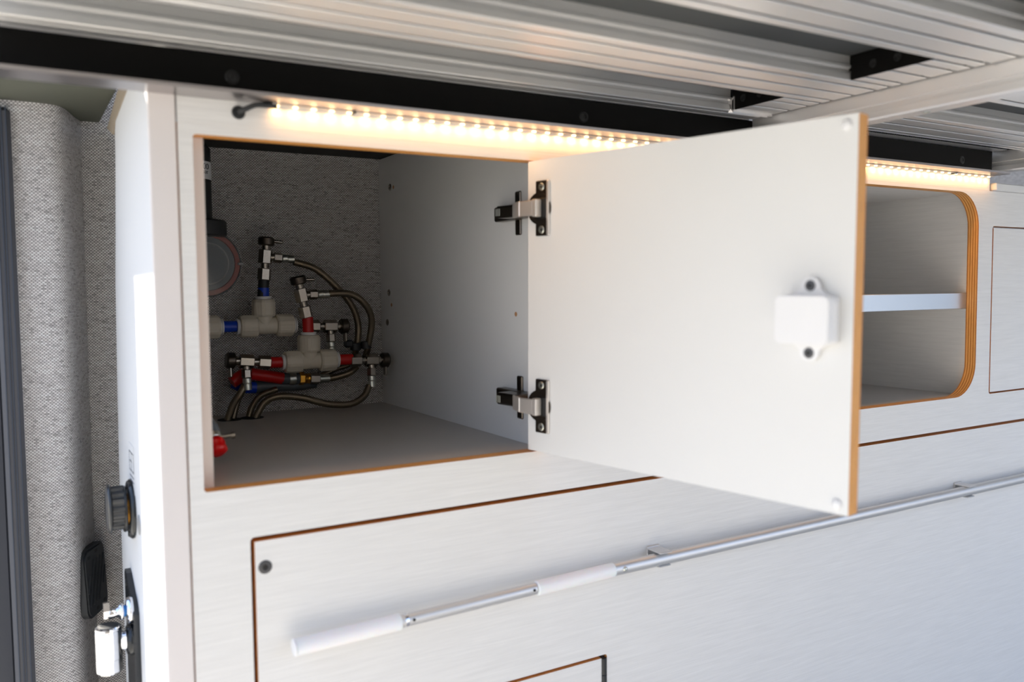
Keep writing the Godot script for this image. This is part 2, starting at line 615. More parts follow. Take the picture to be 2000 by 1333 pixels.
	for p in [Vector2(-0.018, 0.033), Vector2(0.004, 0.036), Vector2(0.018, -0.033), Vector2(-0.004, -0.036)]:
		box(vent, "slot", Vector3(p.x - 0.004, p.y - 0.0022, 0.004), Vector3(p.x + 0.004, p.y + 0.0022, 0.0058), M.socket_dark, 0.0004)

func screw(parent: Node3D, called: String, at: Vector3, dir: Vector3, r: float, m: Material) -> void:
	var st := start()
	var xf := aim(at, dir)
	lathe(st, [Vector2(r, -0.001), Vector2(r, 0.0003), Vector2(r * 0.85, 0.0009), Vector2(r * 0.45, 0.0010), Vector2(r * 0.40, 0.0002)], 24, xf)
	var s2 := start()
	lathe(s2, [Vector2(r * 0.38, 0.0001), Vector2(r * 0.38, 0.00035)], 6, xf)
	build(parent, called, [[st, m], [s2, M.socket_dark]])

func cabinet() -> void:
	var cab := thing("cabinet", Vector3.ZERO, "long off-white van cabinet with an open door and plywood edges", "cabinet")
	# end panel facing the rear door
	var f := start()
	var side := PackedVector2Array([Vector2(0.0, 0.02), Vector2(0.0, 1.0268), Vector2(-0.08, 1.0268), Vector2(-0.13, 1.0237), Vector2(-0.2360, 1.0132), Vector2(-0.2465, 1.0040), Vector2(-0.2500, 0.980), Vector2(-0.2720, 0.915), Vector2(-0.3000, 0.840), Vector2(-0.3200, 0.740), Vector2(-0.338, 0.625), Vector2(-0.352, 0.347), Vector2(-0.36, 0.02)])
	prism(f, side, 0.0, 0.0222, Transform3D(Basis(Vector3(0, 0, 1), Vector3(0, 1, 0), Vector3(1, 0, 0)), Vector3.ZERO))
	build(cab, "end_panel", [[f, M.end_laminate]])
	var strip := start()
	prism(strip, PackedVector2Array([Vector2(-0.08, 1.0270), Vector2(-0.13, 1.0240), Vector2(-0.2360, 1.0135), Vector2(-0.2500, 1.0040), Vector2(-0.2620, 1.0030), Vector2(-0.3180, 1.0190), Vector2(-0.2007, 1.0375), Vector2(-0.08, 1.0390)]), -0.001, 0.018, Transform3D(Basis(Vector3(0, 0, 1), Vector3(0, 1, 0), Vector3(1, 0, 0)), Vector3.ZERO))
	build(cab, "felt_strip", [[strip, M.felt]], "grey felt strip along the sloping top edge")
	box(cab, "front_edge", Vector3(0.0, 0.02, -0.001), Vector3(0.0222, 1.0, 0.0012), M.edge_band, 0.001)

	# face frame with its openings
	f = start()
	var ply := start()
	sheet(f, ply, 0.0234, 0.02, 1.75, 0.9745, 0.018, [
		[0.0357, 0.6500, 0.4005, 0.9650, 0.003],
		[0.72, 0.6520, 1.2040, 0.9698, 0.052],
		[1.2415, 0.6515, 1.70, 0.9195, 0.004],
		[0.0745, 0.05, 1.68, 0.6030, 0.004]])
	build(cab, "face_frame", [[f, M.laminate], [ply, M.plywood_edge]])
	box(cab, "face_top", Vector3(0.0234, 0.9745, -0.018), Vector3(1.2310, 1.033, 0.0), M.laminate, 0.0002)
	box(cab, "ledge", Vector3(1.2385, 0.9748, -0.30), Vector3(1.75, 0.9868, 0.006), M.smooth_laminate, 0.0015)

	# locker behind the open door
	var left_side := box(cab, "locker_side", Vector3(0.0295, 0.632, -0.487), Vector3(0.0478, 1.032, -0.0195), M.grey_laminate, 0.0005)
	box(left_side, "edge_strip", Vector3(0.0295, 0.632, -0.0195), Vector3(0.0479, 1.032, -0.0182), M.edge_band, 0.0005, "white edge strip of the locker side")
	box(cab, "locker_side", Vector3(0.4012, 0.632, -0.487), Vector3(0.4192, 1.032, -0.0182), M.smooth_laminate, 0.0005)
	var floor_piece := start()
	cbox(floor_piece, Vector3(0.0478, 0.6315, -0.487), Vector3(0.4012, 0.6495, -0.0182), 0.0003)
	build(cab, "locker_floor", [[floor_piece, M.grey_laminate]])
	box(cab, "top_panel", Vector3(0.0234, 1.033, -0.487), Vector3(1.2310, 1.0355, 0.0), M.black_board, 0.0005)
	for h in [Vector3(0.1520, 0.6495, -0.4350), Vector3(0.1825, 0.6495, -0.4350)]:
		round_part(cab, "hose_hole", [Vector2(0.0165, -0.0010), Vector2(0.0165, 0.0004)], M.socket_dark, Transform3D(Basis(), h), 28)
	# open shelf
	box(cab, "cubby_side", Vector3(0.70, 0.635, -0.47), Vector3(0.718, 0.99, -0.0182), M.laminate, 0.0005)
	box(cab, "cubby_side", Vector3(1.2045, 0.635, -0.47), Vector3(1.2225, 0.99, -0.0182), M.laminate, 0.0005)
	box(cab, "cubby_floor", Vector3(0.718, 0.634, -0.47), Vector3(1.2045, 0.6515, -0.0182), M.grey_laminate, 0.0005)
	box(cab, "cubby_top", Vector3(0.718, 0.972, -0.47), Vector3(1.2045, 0.99, -0.0182), M.laminate, 0.0005)
	box(cab, "cubby_back", Vector3(0.718, 0.6515, -0.484), Vector3(1.2045, 0.972, -0.47), M.laminate, 0.0005)
	var shelf := box(cab, "shelf", Vector3(0.718, 0.792, -0.46), Vector3(1.2040, 0.812, -0.0192), M.laminate, 0.0005)
	box(shelf, "edge_strip", Vector3(0.718, 0.7893, -0.0192), Vector3(1.2038, 0.8142, -0.0170), M.brushed_edge, 0.0006, "brushed aluminium strip along the shelf front")

	# drop flap below, with a hatch cut in it
	f = start()
	ply = start()
	sheet(f, ply, 0.0783, 0.054, 1.676, 0.5985, 0.018, [[0.20, 0.08, 0.4790, 0.4005, 0.003]])
	var flap := build(cab, "flap", [[f, M.laminate], [ply, M.plywood_edge]])
	screw(flap, "screw", Vector3(0.0873, 0.5737, 0), Vector3.BACK, 0.0064, M.screw_grey)
	f = start()
	ply = start()
	sheet(f, ply, 0.204, 0.084, 0.4712, 0.3968, 0.018, [])
	build(flap, "hatch", [[f, M.laminate], [ply, M.plywood_edge]])
	var hg := start()
	for k in 3:
		lathe(hg, [Vector2(0.0036, 0), Vector2(0.0040, 0.0006), Vector2(0.0040, 0.0192), Vector2(0.0036, 0.0198)], 16, Transform3D(Basis(), Vector3(0.4751, 0.336 + k * 0.0202, -0.0015)))
	cbox(hg, Vector3(0.4722, 0.336, -0.016), Vector3(0.4780, 0.397, -0.003), 0.0005)
	build(flap, "hatch_hinge", [[hg, M.black_plastic]])
	for cx in [0.5475, 1.1620]:
		var cl := start()
		cbox(cl, Vector3(cx - 0.0095, 0.4985, 0.0), Vector3(cx + 0.0095, 0.5190, 0.0022), 0.0008)
		cbox(cl, Vector3(cx - 0.0095, 0.5150, 0.0), Vector3(cx + 0.0095, 0.5170, 0.0255), 0.0008)
		cbox(cl, Vector3(cx - 0.0095, 0.4985, 0.0), Vector3(cx + 0.0095, 0.5002, 0.0235), 0.0008)
		build(flap, "pole_clip", [[cl, M.aluminium_satin]])
	# closed door at the far end
	f = start()
	ply = start()
	sheet(f, ply, 1.2443, 0.6543, 1.697, 0.9165, 0.018, [])
	build(cab, "small_door", [[f, M.laminate], [ply, M.plywood_edge]])

	# screws and holes in the locker's side
	for p in [Vector3(0.4012, 0.9848, -0.4413), Vector3(0.4012, 0.8240, -0.4534), Vector3(0.4012, 0.7776, -0.4620)]:
		screw(cab, "screw", p, Vector3.LEFT, 0.0052, M.nickel)
	for p in [Vector3(0.4012, 0.9835, -0.428), Vector3(0.4012, 0.805, -0.4441), Vector3(0.4012, 0.7985, -0.0695)]:
		round_part(cab, "shelf_pin_hole", [Vector2(0.0028, -0.0004), Vector2(0.0028, 0.0002)], M.raw_wood, aim(p, Vector3.LEFT), 12)

	# the open door: local x from the hinge outwards, local z is the inner face
	var th := deg_to_rad(12.0)
	var d := Vector3(sin(th), 0, cos(th))
	f = start()
	ply = start()
	sheet(f, ply, 0.0, -0.1555, 0.3625, 0.1555, 0.015, [])
	var door := build(cab, "door", [[f, M.smooth_laminate], [ply, M.plywood_edge]], "open locker door with smooth white inner face and plywood edge")
	door.transform = Transform3D(Basis(d, Vector3.UP, d.cross(Vector3.UP)), Vector3(0.3765, 0.8080, -0.002)) * Transform3D(Basis(Vector3.BACK, -0.0135), Vector3.ZERO)
	for y in [0.1048, -0.1055]:
		hinge(door, y)
	lock(door)
	for y in [0.1475, -0.1475]:
		round_part(door, "bumper", [Vector2(0.0045, -0.0005), Vector2(0.0045, 0.0008), Vector2(0.003, 0.002), Vector2(0.0, 0.0023)], M.white_plastic, aim(Vector3(0.353, y, 0), Vector3.BACK), 20, true)
	# mounting plates of the hinges on the locker's side
	for y in [0.9145, 0.7020]:
		var mp := start()
		cbox(mp, Vector3(0.3985, y - 0.025, -0.0655), Vector3(0.4013, y + 0.025, -0.0535), 0.0012)
		cbox(mp, Vector3(0.3880, y - 0.008, -0.0960), Vector3(0.4013, y + 0.009, -0.0500), 0.0015)
		build(cab, "hinge_mount", [[mp, M.dark_nickel]])

func hinge(door: Node3D, y: float) -> void:
	var st := start()
	prism(st, rounded(0.0130, y - 0.0288, 0.0300, y + 0.0288, 0.0012, 3), 0.0, 0.0014)
	prism(st, ring(Vector2(0.0180, y), 0.0168, 40), 0.0, 0.0020)
	build(door, "hinge_cup", [[st, M.dark_nickel]])
	st = start()
	cbox(st, Vector3(0.0292, y - 0.0288, 0.0), Vector3(0.0338, y + 0.0288, 0.0026), 0.0011)
	build(door, "hinge_lip", [[st, M.satin_steel]])
	st = start()
	cbox(st, Vector3(0.0165, y - 0.0105, 0.0015), Vector3(0.0300, y + 0.0105, 0.0035), 0.0008)
	build(door, "hinge_well", [[st, M.socket_dark]])
	for s in [-1.0, 1.0]:
		screw(door, "hinge_screw", Vector3(0.0215, y + s * 0.0225, 0.0014), Vector3.BACK, 0.0042, M.zinc)
	var arm := start()
	cbox(arm, Vector3(0.0175, y - 0.0092, 0.0035), Vector3(0.0245, y + 0.0092, 0.0125), 0.0010)
	cbox(arm, Vector3(-0.0010, y - 0.0082, 0.0105), Vector3(0.0190, y + 0.0082, 0.0125), 0.0008)
	cbox(arm, Vector3(-0.0225, y - 0.0082, 0.0), Vector3(0.0, y + 0.0082, 0.0022), 0.0008, Transform3D(Basis(Vector3.UP, -0.42), Vector3(-0.0005, 0, 0.0103)))
	build(door, "hinge_arm", [[arm, M.satin_steel]])
	arm = start()
	cbox(arm, Vector3(-0.0560, y - 0.0062, -0.0360), Vector3(-0.0190, y + 0.0072, -0.0020), 0.002)
	build(door, "hinge_body", [[arm, M.dark_nickel]])
	var sl := start()
	for k in 3:
		cbox(sl, Vector3(-0.0550 + k * 0.0028, y - 0.0040, -0.0023), Vector3(-0.0536 + k * 0.0028, y + 0.0040, -0.0016), 0.0002)
	build(door, "hinge_slots", [[sl, M.zinc]])

func lock(door: Node3D) -> void:
	var y := -0.0020
	var p := PackedVector2Array()
	# base with two pointed ears
	var half := [Vector2(0.0225, 0.0165), Vector2(0.0215, 0.0185), Vector2(0.013, 0.0205), Vector2(0.0085, 0.0245), Vector2(0.0075, 0.0290), Vector2(0.0045, 0.0325), Vector2(0.0, 0.0335)]
	for s in [[1, 1], [-1, 1], [-1, -1], [1, -1]]:
		var seq := half.duplicate()
		if s[0] * s[1] < 0: seq.reverse()
		for v in seq:
			p.append(Vector2(0.3290 + v.x * s[0], y + v.y * s[1]))
	var clean := PackedVector2Array()
	for v in p:
		if clean.is_empty() or clean[-1].distance_to(v) > 1e-5:
			clean.append(v)
	var st := start()
	prism(st, clean, 0.0, 0.0052)
	build(door, "lock_base", [[st, M.white_plastic]])
	st = start()
	var o := [rounded(0.3065, y - 0.0192, 0.3525, y + 0.0192, 0.005, 6), rounded(0.3072, y - 0.0185, 0.3518, y + 0.0185, 0.0048, 6)]
	prism(st, o[0], 0.005, 0.0190)
	prism(st, o[1], 0.0185, 0.0202)
	cbox(st, Vector3(0.3519, y - 0.013, 0.007), Vector3(0.3530, y + 0.013, 0.0095), 0.0003)
	build(door, "lock_case", [[st, M.white_plastic]], "white plastic catch case on the door")
	for s in [-1.0, 1.0]:
		screw(door, "lock_screw", Vector3(0.3290, y + s * 0.0268, 0.0052), Vector3.BACK, 0.0044, M.screw_grey)

# ---------------------------------------------------------------- bed
func slat(parent: Node3D, x0: float, x1: float, z0: float, z1: float) -> void:
	# a flat rib on a narrower web, so that the joint between two ribs opens into a hollow
	var st := start()
	cbox(st, Vector3(x0, 1.036, z0 + 0.0022), Vector3(x1, 1.0378, z1 - 0.0022), 0.0007)
	cbox(st, Vector3(x0, 1.0374, z0 + 0.0060), Vector3(x1 - 0.004, 1.0475, z1 - 0.0060), 0.0003)
	build(parent, "slat", [[st, M.aluminium]])

# a cross rail of the bed: cross section in (z, y), pushed along x
func cross_rail(parent: Node3D, x0: float, x1: float, za: float, zb: float) -> void:
	var p := PackedVector2Array([Vector2(za, 1.0560), Vector2(zb - 0.003, 1.0560), Vector2(zb - 0.003, 1.0365), Vector2(zb, 1.0365), Vector2(zb, 1.0428), Vector2(zb - 0.0022, 1.0438), Vector2(zb - 0.0022, 1.0472), Vector2(zb + 0.0006, 1.0486), Vector2(zb + 0.0006, 1.0508), Vector2(zb - 0.0010, 1.0518), Vector2(zb - 0.0010, 1.0605), Vector2(za, 1.0605)])
	var st := start()
	prism(st, p, x0, x1, Transform3D(Basis(Vector3(0, 0, 1), Vector3(0, 1, 0), Vector3(1, 0, 0)), Vector3.ZERO))
	build(parent, "cross_rail", [[st, M.aluminium]])

func end_rail(parent: Node3D, x: float, z0: float, z1: float) -> void:
	var p := PackedVector2Array([Vector2(0, 0.040), Vector2(0, 0.0225), Vector2(0.0030, 0.0217), Vector2(0.0030, 0.0162), Vector2(0, 0.0154), Vector2(0, 0.0085), Vector2(0.0018, 0.0065), Vector2(0.0225, 0.0065), Vector2(0.0245, 0.0085), Vector2(0.0245, 0.040)])
	var st := start()
	prism(st, p, z0, z1, Transform3D(Basis(), Vector3(x, 1.0, 0)))
	build(parent, "end_rail", [[st, M.aluminium]])

func bed_panels() -> void:
	var ribs := [0.0, 0.0152, 0.0438, 0.0716]
	var bed := thing("slatted_bed_base", Vector3.ZERO, "ribbed aluminium bed panel spanning above the open locker door", "bed panel", "slatted bed panels")
	box(bed, "deck", Vector3(-0.121, 1.0608, -0.06), Vector3(0.73, 1.075, 0.648), M.slate_board)
	# planks, 89 mm each with four ribs; every other one stops short behind a black joining plate
	for k in range(-1, 7):
		var z := 0.024 + 0.089 * k
		var short := k % 2 == 0
		for i in 4:
			var a: float = z + ribs[i]
			var b: float = z + (ribs[i + 1] if i < 3 else 0.089)
			if k == -1 and i < 2:
				continue
			if k == 0 and i == 0:
				slat(bed, -0.121, 0.7004, a, 0.0362)
				slat(bed, 0.639, 0.7004, 0.0355, b)
				continue
			slat(bed, 0.639 if short else -0.121, 0.7004, a, b)
		box(bed, "groove_shade", Vector3(0.6415 if short else -0.121, 1.0476, maxf(z, -0.02) + 0.001), Vector3(0.7004, 1.0500, z + 0.0845), M.black_board, 0.0003)  # black slab added above the ribs to paint the shade in their grooves
		if not short and k > 0 and k < 6:
			cross_rail(bed, -0.121, 0.6375, z + 0.001, z + 0.0885)
			box(bed, "joining_plate", Vector3(0.6375, 1.0362, z + 0.0885), Vector3(0.6405, 1.0606, z + 0.1780), M.black_steel, 0.0004)
			for h in [0.115, 0.142]:
				round_part(bed, "plate_bolt", [Vector2(0.0042, -0.0005), Vector2(0.0042, 0.0006), Vector2(0.0028, 0.0006), Vector2(0.0024, 0.0001)], M.screw_black, aim(Vector3(0.6375, 1.0470, z + h), Vector3.LEFT), 16)
	cross_rail(bed, -0.121, 0.6375, -0.055, 0.0358)
	box(bed, "joining_plate", Vector3(0.6375, 1.0362, 0.0366), Vector3(0.6405, 1.0606, 0.1125), M.black_steel, 0.0004)
	for h in [0.055, 0.080]:
		round_part(bed, "plate_bolt", [Vector2(0.0042, -0.0005), Vector2(0.0042, 0.0006), Vector2(0.0028, 0.0006), Vector2(0.0024, 0.0001)], M.screw_black, aim(Vector3(0.6375, 1.0470, h), Vector3.LEFT), 16)
	end_rail(bed, 0.7050, 0.0045, 0.66)
	screw(bed, "screw", Vector3(0.718, 1.0065, 0.232), Vector3.DOWN, 0.0040, M.zinc)

	bed = thing("slatted_bed_base", Vector3.ZERO, "ribbed aluminium bed panel above the open shelf past the end rail", "bed panel", "slatted bed panels")
	box(bed, "deck", Vector3(0.7315, 1.0608, -0.06), Vector3(1.60, 1.075, 0.653), M.slate_board)
	for k in range(0, 7):
		var z := 0.029 + 0.089 * k
		if k % 2 == 0:
			for i in 4:
				slat(bed, 0.7320, 1.60, z + ribs[3 - i] if false else z + ribs[i], z + (ribs[i + 1] if i < 3 else 0.089))
			box(bed, "groove_shade", Vector3(0.7320, 1.0476, z + 0.001), Vector3(1.60, 1.0500, z + 0.0845), M.black_board, 0.0003)  # groove shade painted by a black slab, as on the first panel
			cross_rail(bed, 0.7320, 1.60, z + 0.001, z + 0.0885)
	box(bed, "seal_carrier", Vector3(0.7320, 1.0362, -0.012), Vector3(1.2430, 1.0480, 0.0215), M.aluminium, 0.0015)
	var st := start()
	for k in 110:
		var x := 0.735 + k * 0.0046
		cbox(st, Vector3(x, 1.0356, 0.0218), Vector3(x + 0.0026, 1.0385, 0.0250), 0.0003)
	var teeth := build(bed, "seal_teeth", [[st, M.socket_dark]], "row of tiny black seal teeth")
	teeth.set_meta("kind", "stuff")
	box(bed, "seal_lip", Vector3(0.7320, 1.0364, 0.0250), Vector3(1.60, 1.0420, 0.0290), M.aluminium, 0.0010)
	box(bed, "dark_joint", Vector3(1.2432, 1.0385, -0.012), Vector3(1.60, 1.0480, 0.0250), M.black_board, 0.0005)
	end_rail(bed, 1.2600, -0.10, 0.66)

func steel_angle() -> void:
	var a := thing("steel_angle", Vector3.ZERO, "long black steel angle bar running above the cabinet front", "steel angle")
	var st := start()
	cbox(st, Vector3(-0.121, 0.9998, 0.0005), Vector3(1.2300, 1.0355, 0.0035), 0.0006)
	build(a, "angle", [[st, M.black_steel]])
	st = start()
	prism(st, PackedVector2Array([Vector2(-0.121, 0.0005), Vector2(1.2300, 0.0005), Vector2(1.2300, 0.0300), Vector2(1.2290, 0.0330), Vector2(1.2260, 0.0342), Vector2(-0.121, 0.0342)]), 0.0, 0.0030, Transform3D(Basis(Vector3(1, 0, 0), Vector3(0, 0, 1), Vector3(0, 1, 0)), Vector3(0, 0.9966, 0)))
	build(a, "flange", [[st, M.dark_anodised]])
	for x in [0.0700, 0.4470, 0.83, 1.15]:
		screw(a, "screw", Vector3(x, 1.0165, 0.0035), Vector3.BACK, 0.0062, M.screw_black)

func led_strip() -> void:
	var s := thing("led_strip", Vector3.ZERO, "warm white LED strip light stuck under the black steel angle", "LED strip")
	box(s, "tape", Vector3(0.1035, 0.9958, 0.0010), Vector3(1.2290, 0.9965, 0.0085), M.tape_white, 0.0002)
	var chip := start()
	cbox(chip, Vector3(-0.0024, -0.0018, -0.0017), Vector3(0.0024, 0, 0.0017), 0.0008)
	chip.generate_normals()
	var mesh := chip.commit()
	mesh.surface_set_material(0, M.led_glow)
	for i in 66:
		var o := MeshInstance3D.new()
		o.name = "led"
		o.mesh = mesh
		o.position = Vector3(0.1081 + 0.0171 * i, 0.9958, 0.0046)
		s.add_child(o, true)
		var l := AreaLight3D.new()
		l.name = "led_light"
		l.area_size = Vector2(0.003, 0.003)
		l.light_color = Color(1.0, 0.74, 0.45)
		l.light_energy = 0.0011
		l.area_range = 4.0
		l.shadow_enabled = true
		l.position = o.position + Vector3(0, -0.0020, 0)
		l.rotation.x = -PI / 2
		s.add_child(l, true)
	var cb := start()
	tube(cb, spline([Vector3(0.0752, 0.9868, -0.012), Vector3(0.0752, 0.9868, 0.0035), Vector3(0.0790, 0.9885, 0.0085), Vector3(0.0880, 0.9930, 0.0085), Vector3(0.0980, 0.9942, 0.0070), Vector3(0.1075, 0.9946, 0.0055)]), 0.0024, 10)
	build(s, "cable", [[cb, M.black_plastic]])
	round_part(s, "grommet", [Vector2(0.0036, -0.001), Vector2(0.0054, -0.001), Vector2(0.0060, 0.0006), Vector2(0.0052, 0.0016), Vector2(0.0036, 0.0012)], M.black_plastic, aim(Vector3(0.0752, 0.9868, 0.0), Vector3.BACK), 28, true)
	for x in [0.1805, 1.1300]:
		box(s, "strip_clip", Vector3(x - 0.0015, 0.9945, 0.0008), Vector3(x + 0.0015, 0.9958, 0.0092), M.black_plastic, 0.0003)

func pole() -> void:
	var p := thing("telescopic_pole", Vector3(0.108, 0.4985, 0.016), "thin aluminium telescopic pole with white sleeves clipped across the cabinet flap", "pole")
	var a := Vector3(0.0, 0.0, 0.0)
	var dir := Vector3(0.370, 0.0075, 0).normalized()
	var seg := func(s0: float, s1: float, r: float, called: String, m: Material) -> void:
		round_part(p, called, [Vector2(r * 0.8, 0.0), Vector2(r, 0.0012), Vector2(r, s1 - s0 - 0.0012), Vector2(r * 0.8, s1 - s0)], m, aim(a + dir * s0, dir), 28)
	seg.call(0.0, 0.1060, 0.0080, "sleeve", M.frosted_sleeve)
	seg.call(0.1040, 0.2640, 0.0064, "inner_tube", M.aluminium_satin)
	seg.call(0.2640, 0.3690, 0.0080, "sleeve", M.frosted_sleeve)
	seg.call(-0.0012, 0.0008, 0.0084, "end_ring", M.white_plastic)
	for s in [0.1180, 0.2585]:
		round_part(p, "pin_hole", [Vector2(0.0016, -0.0004), Vector2(0.0016, 0.0002)], M.socket_dark, aim(a + dir * s + Vector3(0, 0.001, 0.0064), Vector3.BACK), 12)
	round_part(p, "collar", [Vector2(0.0058, 0), Vector2(0.0070, 0.0004), Vector2(0.0070, 0.0040), Vector2(0.0058, 0.0044)], M.chrome, aim(a + dir * 0.1090, dir), 24)
	var b := a + dir * 0.367
	round_part(p, "outer_tube", [Vector2(0.0066, 0), Vector2(0.0077, 0.0010), Vector2(0.0077, 1.20), Vector2(0.0066, 1.201)], M.aluminium_satin, aim(b, Vector3(1.2, 0.0030, 0)), 28)
	round_part(p, "button", [Vector2(0.0030, -0.001), Vector2(0.0030, 0.0006), Vector2(0.0018, 0.0016), Vector2(0, 0.0019)], M.zinc, aim(b + Vector3(0.0130, 0.0005, 0.0077), Vector3.BACK), 16, true)

# ---------------------------------------------------------------- fittings on the end panel
func end_panel_fittings() -> void:
	var t := thing("water_inlet", Vector3(0, 0.594, -0.213), "black water inlet with ribbed cap on the cabinet end panel", "water inlet")
	var out := Vector3.LEFT
	round_part(t, "flange", [Vector2(0.0318, 0), Vector2(0.0322, 0.0022), Vector2(0.0300, 0.0048), Vector2(0.0240, 0.0058), Vector2(0.0235, 0.0050)], M.gloss_black, aim(Vector3.ZERO, out), 48, true)
	round_part(t, "neck", [Vector2(0.0170, 0.004), Vector2(0.0170, 0.0090)], M.brass, aim(Vector3.ZERO, out), 32)
	round_part(t, "cap", [Vector2(0.0222, 0.0085), Vector2(0.0235, 0.0095), Vector2(0.0235, 0.0215), Vector2(0.0222, 0.0225)], M.gloss_black, aim(Vector3(0, 0.003, 0), out), 64, false, 32, 0.07)
	round_part(t, "cap_rim", [Vector2(0.0262, 0.0225), Vector2(0.0270, 0.0232), Vector2(0.0262, 0.0248), Vector2(0.0200, 0.0262), Vector2(0.0, 0.0266)], M.gloss_black, aim(Vector3(0, 0.003, 0), out), 48, true)
	round_part(t, "lower_ring", [Vector2(0.0246, 0.0072), Vector2(0.0252, 0.0085), Vector2(0.0246, 0.0100)], M.gloss_black, aim(Vector3(0, 0.001, 0), out), 48, true)
	for s in [-1.0, 1.0]:
		screw(t, "screw", Vector3(-0.0052, s * 0.0262, 0.004), out, 0.0030, M.screw_black)

	var c := round_part(self, "cover_plug", [Vector2(0.0105, 0), Vector2(0.0102, 0.0008), Vector2(0.0070, 0.0013), Vector2(0, 0.0014)], M.cover_grey, aim(Vector3(0, 0.5885, -0.160), out), 28, true)
	tag(c, "small round grey cover plug beside the black water inlet", "cover plug")

	# printed diagram beside the inlet
	var d := thing("diagram_sticker", Vector3(-0.0002, 0.6405, -0.203), "small sticker with a dark line diagram above the water inlet", "sticker")
	box(d, "sheet", Vector3(-0.0002, -0.027, -0.024), Vector3(0.0001, 0.025, 0.017), M.end_laminate, 0.00005)
	var ink := start()
	for l in [[-0.020, 0.016, 0.014, 0.016], [-0.020, 0.016, -0.020, -0.004], [0.014, 0.016, 0.014, -0.004], [-0.020, -0.004, 0.014, -0.004], [-0.003, 0.016, -0.003, -0.004], [-0.018, -0.010, 0.013, -0.010], [-0.018, -0.015, 0.013, -0.015], [-0.020, 0.006, 0.0, 0.006]]:
		var p := Vector2(l[0], l[1])
		var q := Vector2(l[2], l[3])
		cbox(ink, Vector3(-0.0004, minf(p.y, q.y) - 0.0006, minf(p.x, q.x) - 0.0006), Vector3(-0.0001, maxf(p.y, q.y) + 0.0006, maxf(p.x, q.x) + 0.0006), 0.00005)
	build(d, "diagram", [[ink, M.print_dark]])

	t = thing("shower_tap", Vector3(0, 0.45, -0.205), "chrome outside shower tap on a black wall plate", "tap")
	var pl := start()
	var side := Transform3D(Basis(Vector3(0, 0, 1), Vector3(0, 1, 0), Vector3(-1, 0, 0)), Vector3.ZERO)
	prism(pl, PackedVector2Array([Vector2(-0.058, 0.060), Vector2(-0.052, 0.066), Vector2(-0.040, 0.064), Vector2(0.012, 0.040), Vector2(0.016, 0.034), Vector2(0.016, -0.060), Vector2(0.004, -0.105), Vector2(-0.006, -0.110), Vector2(-0.050, -0.110), Vector2(-0.058, -0.100)]), 0.0, 0.006, side)
	build(t, "wall_plate", [[pl, M.gloss_black]])
	for y in [0.052, -0.078]:
		screw(t, "screw", Vector3(-0.006, y, -0.046 if y > 0 else -0.02), out, 0.0038, M.screw_black)
	# upper spindle with lever
	var ax := aim(Vector3(0, 0.0355, 0.0), out)
	round_part(t, "spindle_base", [Vector2(0.0135, 0.005), Vector2(0.0145, 0.0075), Vector2(0.0135, 0.0105), Vector2(0.0075, 0.0120)], M.chrome, ax, 32, true)
	round_part(t, "blue_ring", [Vector2(0.0060, 0.0120), Vector2(0.0060, 0.0145)], M.blue_dot, ax, 24)
	round_part(t, "spindle", [Vector2(0.0085, 0.0145), Vector2(0.0092, 0.0160), Vector2(0.0085, 0.0178), Vector2(0.0055, 0.0190), Vector2(0.0048, 0.0225), Vector2(0.0060, 0.0270), Vector2(0.0050, 0.0300), Vector2(0.0, 0.0306)], M.chrome, ax, 32, true)
	var lv := start()
	prism(lv, PackedVector2Array([Vector2(-0.0035, -0.004), Vector2(0.0035, -0.004), Vector2(0.0042, 0.004), Vector2(0.0020, 0.0125), Vector2(-0.0020, 0.0125), Vector2(-0.0042, 0.004)]), 0.0275, 0.0335, Transform3D(Basis(Vector3(0, 0, 1), Vector3(0, 1, 0), Vector3(-1, 0, 0)), Vector3(0, 0.0355, 0)))
	build(t, "lever", [[lv, M.chrome]])
	# holder arm and round body
	var arm := start()
	tube(arm, spline([Vector3(-0.004, 0.004, 0.0), Vector3(-0.010, 0.0035, 0.0), Vector3(-0.018, 0.004, 0.0), Vector3(-0.024, 0.006, 0.0)], 6), 0.0105, 20)
	build(t, "arm", [[arm, M.chrome]])
	round_part(t, "arm_collar", [Vector2(0.0160, 0.005), Vector2(0.0165, 0.0075), Vector2(0.0150, 0.0120), Vector2(0.0110, 0.0130)], M.gloss_black, aim(Vector3(0, 0.003, 0), out), 32, true)
	round_part(t, "body", [Vector2(0.0118, -0.0260), Vector2(0.0132, -0.0240), Vector2(0.0132, -0.0125), Vector2(0.0129, -0.0118), Vector2(0.0129, -0.0110), Vector2(0.0132, -0.0105), Vector2(0.0132, 0.0185), Vector2(0.0126, 0.0195), Vector2(0.0132, 0.0205), Vector2(0.0128, 0.0228), Vector2(0.0105, 0.0238)], M.chrome, Transform3D(Basis(), Vector3(-0.0298, 0.0, 0.004)), 48)
	round_part(t, "top_cap", [Vector2(0.0105, 0.0234), Vector2(0.0105, 0.0246), Vector2(0.008, 0.0252)], M.black_plastic, Transform3D(Basis(), Vector3(-0.0298, 0.0, 0.004)), 32)

# ---------------------------------------------------------------- inside the locker
func hexed(st: SurfaceTool, r: float, h0: float, h1: float, xf: Transform3D) -> void:
	lathe(st, [Vector2(r * 0.93, h0), Vector2(r, h0 + 0.0008), Vector2(r, h1 - 0.0008), Vector2(r * 0.93, h1)], 6, xf)

